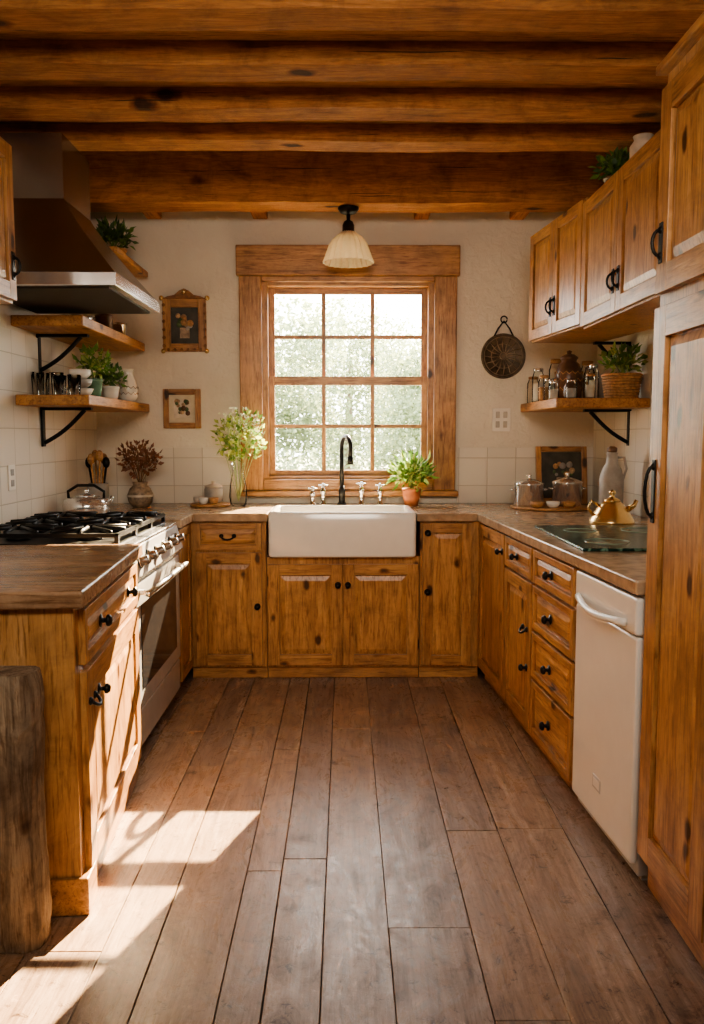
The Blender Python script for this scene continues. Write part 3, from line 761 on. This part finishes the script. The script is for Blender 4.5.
MB().lathe([(0.042, 0), (0.055, 0.01), (0.056, 0.085), (0.05, 0.095), (0.001, 0.095)], GREYP).make('jar_body', q)
MB().lathe([(0.054, 0.095), (0.054, 0.103), (0.03, 0.113), (0.01, 0.115), (0.014, 0.13), (0.001, 0.133)], CREAM).make('lid', q)
for dx, dy, mt in ((-0.075, 0.0, CREAM), (0.03, -0.07, WICKER), (-0.03, -0.07, CERAM)):
    vessel('teacup', hollow([(0.018, 0), (0.027, 0.014), (0.03, 0.038)], 0.003), mt, (-0.815+dx, 5.03+dy, CT+0.0185), 'tiny stoneware cup standing on the board', 'cup', 'tiny cups on board')
fv = root('flower_vase', 'clear glass vase with white and green wildflowers', 'vase', (-0.645, 5.02, CT))
MB().lathe([(0.035, 0), (0.048, 0.01), (0.055, 0.06), (0.05, 0.13), (0.034, 0.2), (0.032, 0.235), (0.04, 0.26)], JARG, cap=False).make('vase', fv)
foliage(fv, (0.02, 0, 0.43), 0.165, 0.14, 300, 0.046, 0.013, LEAF2, 13, (0, 0, 0.03), STEML, mat2=LEAF)
bl = MB()
for i in range(190):
    while True:
        v = Vector((U(-1,1), U(-1,1), U(-1,1)))
        if v.length < 1: break
    v.z = v.z*0.7+0.25
    bl.leaf((0.02+v.x*0.16, v.y*0.16, 0.45+v.z*0.155), (U(-1,1), U(-1,1), U(-.2,1)), 0.018, 0.008, BLOSSOM)
bl.make('blossoms', fv)
potted('potted_herb', (0.405, 5.06, CT), 'terracotta pot with leafy green herb by window', 0.055, 0.105, TERRA, 0.12, 0.19, 260, 0.07, 0.013, LEAF, LEAF2)
tr = root('serving_tray', 'round wooden tray carrying pots', 'tray', (1.20, 4.86, CT))
MB().lathe([(0.21, 0), (0.225, 0.004), (0.228, 0.012), (0.222, 0.014), (0.001, 0.014)], BOARD, seg=40).make('tray_base', tr)
def pot(loc, r, h, mat, label):
    q = root('cooking_pot', label, 'pot', loc)
    MB().lathe([(r*.92, 0), (r, 0.008), (r, h*.78), (r*1.05, h*.80), (0.001, h*.80)], mat).make('pot_body', q)
    MB().lathe([(r*1.05, h*.80), (r*1.02, h*.86), (r*.5, h*.98), (0.012, h*1.02), (0.01, h*1.10), (0.017, h*1.16), (0.001, h*1.2)], mat).make('lid', q)
    for sg in (-1, 1):
        MB().tube([(sg*r*.98, -0.025, h*.6), (sg*(r+.018), -0.02, h*.62), (sg*(r+.018), 0.02, h*.62), (sg*r*.98, 0.025, h*.6)], 0.005, mat).make('handle', q)
pot((1.085, 4.89, CT+0.0145), 0.085, 0.155, POTST, 'shiny stainless cooking pot with lid on tray')
pot((1.31, 4.89, CT+0.0145), 0.085, 0.165, POTST, 'brushed metal cooking pot with lid on tray')
for i, (dx, m_) in enumerate(((1.10, BOARD), (1.19, CERAM), (1.28, BOARD))):
    vessel('small_bowl', hollow([(0.022, 0), (0.036, 0.015), (0.04, 0.036)]), m_, (dx, 4.735, CT+0.0145), 'tiny bowl standing on the tray edge', 'bowl', 'tiny tray bowls')

def picture(name, label, loc, w, h, fw, art_fn, ornate=False, tilt=0.0, wm=None):
    q = root(name, label, 'picture frame', loc); q.rotation_euler = (math.radians(tilt), 0, 0)
    m = MB(); hw, hh = w/2, h/2; wz, wx = (wm, wm) if wm else (TRIMZ, TRIMX)
    m.box(-hw, -hw+fw, -0.022, 0, 0, h, wz).box(hw-fw, hw, -0.022, 0, 0, h, wz)
    m.box(-hw+fw, hw-fw, -0.022, 0, 0, fw, wx).box(-hw+fw, hw-fw, -0.022, 0, h-fw, h, wx)
    if ornate:
        m.loft([[(-hw*1.08, -0.024, h), (hw*1.08, -0.024, h), (hw*.75, -0.024, h+0.018), (hw*.45, -0.024, h+0.026), (hw*.22, -0.024, h+0.052), (0, -0.024, h+0.065), (-hw*.22, -0.024, h+0.052), (-hw*.45, -0.024, h+0.026), (-hw*.75, -0.024, h+0.018)],
                [(-hw*1.08, 0, h), (hw*1.08, 0, h), (hw*.75, 0, h+0.018), (hw*.45, 0, h+0.026), (hw*.22, 0, h+0.052), (0, 0, h+0.065), (-hw*.22, 0, h+0.052), (-hw*.45, 0, h+0.026), (-hw*.75, 0, h+0.018)]], WICKER2)
        for sx in (-1, 1):
            m.ball((sx*hw*1.05, -0.012, h+0.008), 0.016, BRASS); m.ball((sx*hw, -0.012, 0.004), 0.015, BRASS)
            for t_ in range(6): m.ball((sx*(hw-.008), -0.022, h*(t_+.7)/6.4), 0.011, WICKER2, 8)
        for t_ in range(6): m.ball((-hw*.75+hw*1.5*t_/5, -0.022, 0.012), 0.010, WICKER2, 8)
        m.ball((0, -0.02, h+0.045), 0.016, BRASS)
    m.make('frame', q, 0.004)
    a = MB(); art_fn(a, hw-fw, h, fw); a.make('artwork', q)
ARTD = plain('art_dark', (0.05, 0.045, 0.03), 0.5, 0, 0.6, 12); ARTP = plain('art_paper', (0.60, 0.52, 0.38), 0.7, 0, 0.1)
ARTF = plain('art_flower', (0.45, 0.30, 0.18), 0.6, 0, 0.3, 50); ARTG = plain('art_green', (0.10, 0.14, 0.06), 0.6, 0, 0.3)
def disc(a, x, z, r, mat, y=-0.0095):
    a.lathe([(r, 0), (r, 0.001), (0.001, 0.0012)], mat, M=Matrix.Translation((x, y, z)) @ RX, seg=12)
def art1(a, hw, h, fw):
    a.box(-hw, hw, -0.009, -0.004, fw, h-fw, ARTD)
    for i in range(12): disc(a, U(-hw*.55, hw*.55), h*.5+U(-.02, .07), U(.01, .022), (ARTF, GREYP, ARTG, WICKER)[i % 4], -0.0095-0.0003*i)
    a.box(-0.03, 0.03, -0.0115, -0.009, h*.26, h*.46, PATP)
def art2(a, hw, h, fw):
    a.box(-hw, hw, -0.009, -0.004, fw, h-fw, ARTP)
    a.box(-hw*.65, hw*.65, -0.0098, -0.009, fw+0.03, h-fw-0.03, CREAM)
    for i in range(14): disc(a, U(-hw*.45, hw*.45), h*.5+U(-.045, .05), U(.008, .017), (ARTG, ARTF, BROWNP)[i % 3], -0.0105-0.0003*i)
picture('picture_frame', 'ornate carved wooden frame with dark still life', (-0.995, YB-0.001, 1.885), 0.27, 0.32, 0.05, art1, True)
picture('picture_frame', 'small wooden frame with botanical print', (-1.02, YB-0.001, 1.41), 0.235, 0.245, 0.036, art2)
picture('picture_frame', 'wide wooden frame leaning behind the cooking pots', (1.355, 5.18, CT), 0.32, 0.36, 0.035, art1, tilt=-9)

rt = root('wall_trivet', 'dark round radial-patterned trivet hanging from an iron loop', 'wall decoration', (0.99, YB-0.001, 1.86))
M = RX
MB().lathe([(0.138, 0), (0.14, 0.006), (0.138, 0.016), (0.130, 0.018), (0.124, 0.012), (0.001, 0.012)], BRONZE, M=M, seg=40).make('rim', rt)
wv = MB()
for k in range(16):
    a = k*math.pi/8
    wv.tube([(0.022*math.cos(a), -0.013, 0.022*math.sin(a)), (0.07*math.cos(a+.10), -0.0135, 0.07*math.sin(a+.10)), (0.118*math.cos(a), -0.013, 0.118*math.sin(a))], [0.002, 0.005, 0.002], BRONZE2, 5)
for r_ in (0.022, 0.075, 0.12):
    wv.tube([(r_*math.cos(2*math.pi*k/32), -0.013, r_*math.sin(2*math.pi*k/32)) for k in range(32)], 0.003, BRONZE2, 5, closed=True)
wv.make('radial_relief', rt)
MB().tube([(-0.06, -0.012, 0.12), (-0.035, -0.012, 0.17), (0, -0.012, 0.215), (0.035, -0.012, 0.17), (0.06, -0.012, 0.12)], 0.005, BLACK).tube([(0.02*math.cos(k*.5), -0.012, 0.225+0.02*math.sin(k*.5)) for k in range(13)], 0.004, BLACK, 6).make('hanger', rt)

sp_ = root('switch_plate', 'cream double light switch plate on the wall', 'light switch', (0.985, YB-0.0005, 1.465))
MB().box(-0.058, 0.058, -0.008, 0, -0.073, 0.073, PLATEM).make('plate', sp_, 0.003)
for dx in (-0.024, 0.024):
    for dz in (-0.03, 0.03): MB().box(dx-0.012, dx+0.012, -0.013, -0.007, dz-0.02, dz+0.02, PLATEG).make('switch', sp_, 0.002)
ol = root('wall_outlet', 'cream electrical outlet plate on tiled wall', 'outlet', (XL+0.0095, 3.90, 1.17))
MB().box(0, 0.006, -0.04, 0.04, -0.06, 0.06, PLATEM).make('plate', ol, 0.003)
for dz in (-0.025, 0.025): MB().box(0.005, 0.008, -0.018, 0.018, dz-0.015, dz+0.015, GREYP).make('socket', ol, 0.002)

q = root('stoneware_bottle', 'tall slim grey stoneware bottle with dark stopper', 'bottle', (1.42, 4.42, CT))
MB().lathe([(0.052, 0), (0.062, 0.01), (0.064, 0.20), (0.05, 0.25), (0.03, 0.28), (0.028, 0.33), (0.034, 0.335), (0.001, 0.34)], GREYP).make('bottle_body', q)
MB().lathe([(0.024, 0.338), (0.026, 0.345), (0.026, 0.36), (0.012, 0.37), (0.001, 0.37)], BROWNP).make('stopper', q)
MB().tube([(0.028, 0, 0.31), (0.065, 0, 0.31), (0.078, 0, 0.25), (0.06, 0, 0.19)], 0.007, GREYP).make('handle', q)
kb = root('tea_kettle', 'bell-shaped polished brass kettle with short spout', 'kettle', (1.285, 3.98, CT))
MB().lathe([(0.10, 0), (0.108, 0.006), (0.104, 0.022), (0.088, 0.05), (0.07, 0.08), (0.052, 0.10), (0.038, 0.112), (0.001, 0.114)], BRASS).make('kettle_body', kb)
MB().lathe([(0.04, 0.111), (0.036, 0.120), (0.014, 0.130), (0.009, 0.140), (0.017, 0.150), (0.014, 0.162), (0.001, 0.168)], BRASS).make('lid', kb)
MB().tube([(0.07, -0.02, 0.075), (0.098, -0.028, 0.095), (0.108, -0.03, 0.12)], [0.016, 0.011, 0.009], BRASS).make('spout', kb)
MB().tube([(-0.06, 0, 0.09), (-0.10, 0, 0.115), (-0.115, 0, 0.075), (-0.09, 0, 0.045)], 0.007, BRASS).make('handle', kb)
hb = root('ceramic_hob', 'dark patterned teal glass hob set on the worktop', 'hob', (1.17, 3.44, CT))
MB().box(-0.29, 0.29, -0.40, 0.40, 0, 0.012, HOB).make('glass_plate', hb, 0.004)
for cx, cy, r in ((-0.14, -0.2, 0.085), (0.14, -0.2, 0.07), (-0.14, 0.18, 0.07), (0.14, 0.18, 0.095)):
    MB().tube([(cx+r*math.cos(2*math.pi*k/36), cy+r*math.sin(2*math.pi*k/36), 0.0122) for k in range(36)], 0.0022, HOBL, 4, closed=True).make('burner_ring', hb)
# right shelf items
jl = 'clear glass jar with lid on the crowded shelf'
for x, y, r, h, f, ld in ((1.14, 5.08, .035, .16, CREAM, BOARD), (1.14, 4.95, .035, .20, CERAM, POTST), (1.145, 4.82, .034, .15, WICKER, BOARD), (1.14, 4.68, .03, .12, None, POTST), (1.135, 4.56, .028, .10, CREAM, POTST), (1.20, 4.44, .03, .10, GREYP, POTST),
                       (1.29, 4.41, .028, .13, CREAM, BOARD), (1.345, 4.54, .028, .19, CERAM, POTST), (1.26, 5.02, .04, .26, GREYP, BOARD), (1.42, 4.92, .04, .24, CREAM, BOARD), (1.40, 4.80, .034, .20, WICKER, POTST)):
    jar((x, y, S1), r, h, jl, lid=ld, fill=f, group='jars on the shelf')
q = root('patterned_jar', 'large dark brown patterned stoneware jar with lid', 'jar', (1.28, 4.80, S1))
MB().lathe([(0.05, 0), (0.068, 0.02), (0.078, 0.09), (0.078, 0.15), (0.06, 0.21), (0.042, 0.225), (0.048, 0.24), (0.001, 0.24)], BROWNP).make('jar_body', q)
pz = MB()
for zz, r_ in ((0.07, .0765), (0.12, .0795), (0.16, .077)):
    pz.tube([(r_*math.cos(2*math.pi*k/28), r_*math.sin(2*math.pi*k/28), zz+(0.008 if k % 2 else -0.008)) for k in range(28)], 0.003, WICKER, 5, closed=True)
pz.make('zigzag_band', q)
MB().lathe([(0.05, 0.24), (0.05, 0.25), (0.03, 0.265), (0.012, 0.27), (0.015, 0.285), (0.001, 0.29)], BROWNP).make('lid', q)
vessel('stoneware_jar', [(0.034, 0), (0.046, 0.03), (0.046, 0.07), (0.028, 0.10), (0.032, 0.115), (0.001, 0.12)], BROWNP, (1.245, 4.60, S1), 'small dark brown stoneware jar on shelf', 'jar')
vessel('storage_canister', [(0.04, 0), (0.045, 0.005), (0.045, 0.12), (0.05, 0.125), (0.03, 0.15), (0.001, 0.152)], GREYP, (1.46, 4.68, S1), 'grey lidded stoneware canister', 'canister')
def basket(name, loc, r, h, label):
    q = root(name, label, 'plant basket', loc)
    b = MB(); b.lathe([(r*.75, 0), (r*.95, h), (r*.9, h), (r*.7, 0.01)], WICKER2)
    for i in range(9):
        zz = h*(i+.5)/9; rr_ = r*(.77+.2*zz/h)
        b.tube([((rr_+(0.004 if (k+i) % 2 else -0.002))*math.cos(2*math.pi*k/28), (rr_+(0.004 if (k+i) % 2 else -0.002))*math.sin(2*math.pi*k/28), zz) for k in range(28)], h/17, WICKER, 6, closed=True)
    b.make('basket', q)
    MB().lathe([(r*.88, h*.9), (0.001, h*.92)], SOIL).make('soil', q)
    foliage(q, (0, 0, h+0.06), r*1.0, 0.07, 170, 0.05, 0.012, LEAF, 9, (0, 0, h*.9), mat2=LEAF2)
basket('plant_basket', (1.462, 4.43, S1), 0.10, 0.13, 'woven wicker basket holding a green plant')
potted('potted_herb', (1.20, 3.80, 2.445), 'green plant in dark pot on top of cabinet', 0.05, 0.06, BROWNP, 0.08, 0.085, 170, 0.05, 0.013, LEAF3, LEAF)
vessel('stoneware_jar', [(0.04, 0), (0.05, 0.02), (0.052, 0.08), (0.034, 0.105), (0.04, 0.12), (0.001, 0.125)], CREAM, (1.20, 3.46, 2.445), 'small cream stoneware jar on top of cabinet', 'jar')

# ------------------------------------------------------------ pendant lamp
pl = root('pendant_lamp', 'ceiling lamp with ribbed cream glass shade', 'ceiling lamp', (0.02, 4.88, 2.66))
MB().lathe([(0.06, 0.002), (0.06, -0.012), (0.045, -0.03), (0.02, -0.04), (0.001, -0.04)], BLACK).make('ceiling_mount', pl)
MB().lathe([(0.012, -0.04), (0.01, -0.07), (0.026, -0.08), (0.034, -0.10), (0.034, -0.13), (0.044, -0.145), (0.001, -0.145)], BLACK).make('socket_holder', pl)
MB().lathe([(0.036, -0.135), (0.056, -0.15), (0.085, -0.175), (0.108, -0.21), (0.122, -0.25), (0.136, -0.29), (0.145, -0.31), (0.139, -0.31), (0.116, -0.25), (0.102, -0.212), (0.08, -0.18), (0.05, -0.155)], SHADE, seg=44, cap=False, rib=0.04).make('lamp_shade', pl)
MB().ball((0, 0, -0.215), 0.032, CERAM, 16, 1.3).make('bulb', pl)

# ------------------------------------------------------------ exterior
MB().box(-40, 40, YB+0.3, 60, -0.25, -0.2, GRASS).make('garden_ground', label='greyed grass garden ground outside the window', cat='ground')
def tree(x, y, h, r, n):
    q = root('garden_tree', 'leafy green tree outside the window', 'tree', (x, y, -0.2), group='garden trees')
    MB().tube([(0, 0, 0), (U(-.1,.1), 0, h*.3), (U(-.2,.2), U(-.2,.2), h*.75)], [0.16, 0.12, 0.05], BARK).make('trunk', q)
    mb = MB()
    cl_ = [Vector((U(-1,1)*r*.75, U(-1,1)*r*.75, h*U(.2, .92))) for _ in range(18)]
    for i in range(n):
        c_ = random.choice(cl_)
        g = lambda: max(-1.6, min(1.6, random.gauss(0, 1)))
        v = Vector((g(), g(), g()*.8))*r*.24
        mb.leaf(c_+v, (U(-1,1), U(-1,1), U(-1,.5)), 0.09, 0.04, TREEL)
    mb.make('crown', q)
for x, y, h, r in ((-1.9, 16, 3.8, 1.7), (2.1, 16.3, 3.4, 1.7), (0.1, 22, 4.5, 2.2), (-5.4, 22, 4.6, 2.2), (5.6, 22, 4.4, 2.2)):
    tree(x, y, h, r, 15000 if abs(x) < 3 else 5000)

# ------------------------------------------------------------ light
wd = bpy.data.worlds.new('world'); SC.world = wd; wd.use_nodes = True
bg = wd.node_tree.nodes['Background']; bg.inputs[0].default_value = (1.0, 0.97, 0.94, 1); bg.inputs[1].default_value = 16.0
sun = bpy.data.lights.new('sun', 'SUN'); sun.energy = 85; sun.angle = math.radians(0.3); sun.color = (1.0, 0.76, 0.48)
so = bpy.data.objects.new('sun', sun); COL.objects.link(so)
so.rotation_euler = Vector((-0.33, -1.0, -0.60)).to_track_quat('-Z', 'Y').to_euler()
def area(name, loc, d, sx, sy, e, col, portal=False, spread=180):
    l = bpy.data.lights.new(name, 'AREA'); l.shape = 'RECTANGLE'; l.size = sx; l.size_y = sy; l.energy = e; l.color = col
    l.spread = math.radians(spread)
    if portal: l.cycles.is_portal = True
    o = bpy.data.objects.new(name, l); COL.objects.link(o); o.location = loc
    o.rotation_euler = Vector(d).to_track_quat('-Z', 'Z' if abs(d[2]) < .9 else 'Y').to_euler(); return o
area('window_portal', (0.02, YB+0.2, 1.70), (0, -1, 0), 1.1, 1.3, 10, (1, 1, 1), True)
area('fill_light', (0.0, 0.4, 2.25), (0, 1, -0.28), 1.4, 0.5, 20, (1.0, 0.89, 0.75), spread=105)  # unseen fill lamp, added above the camera to brighten the interior
SC.view_settings.look = 'AgX - Medium High Contrast'

# ------------------------------------------------------------ camera
cd = bpy.data.cameras.new('camera'); cam = bpy.data.objects.new('camera', cd); COL.objects.link(cam)
cd.sensor_fit = 'VERTICAL'; cd.sensor_height = 36; cd.lens = 36*832/1024; cd.clip_start = 0.05
cam.location = (0, 0, 1.37)
cam.rotation_euler = (math.radians(90-5.3), 0, math.radians(-0.48))
SC.camera = cam
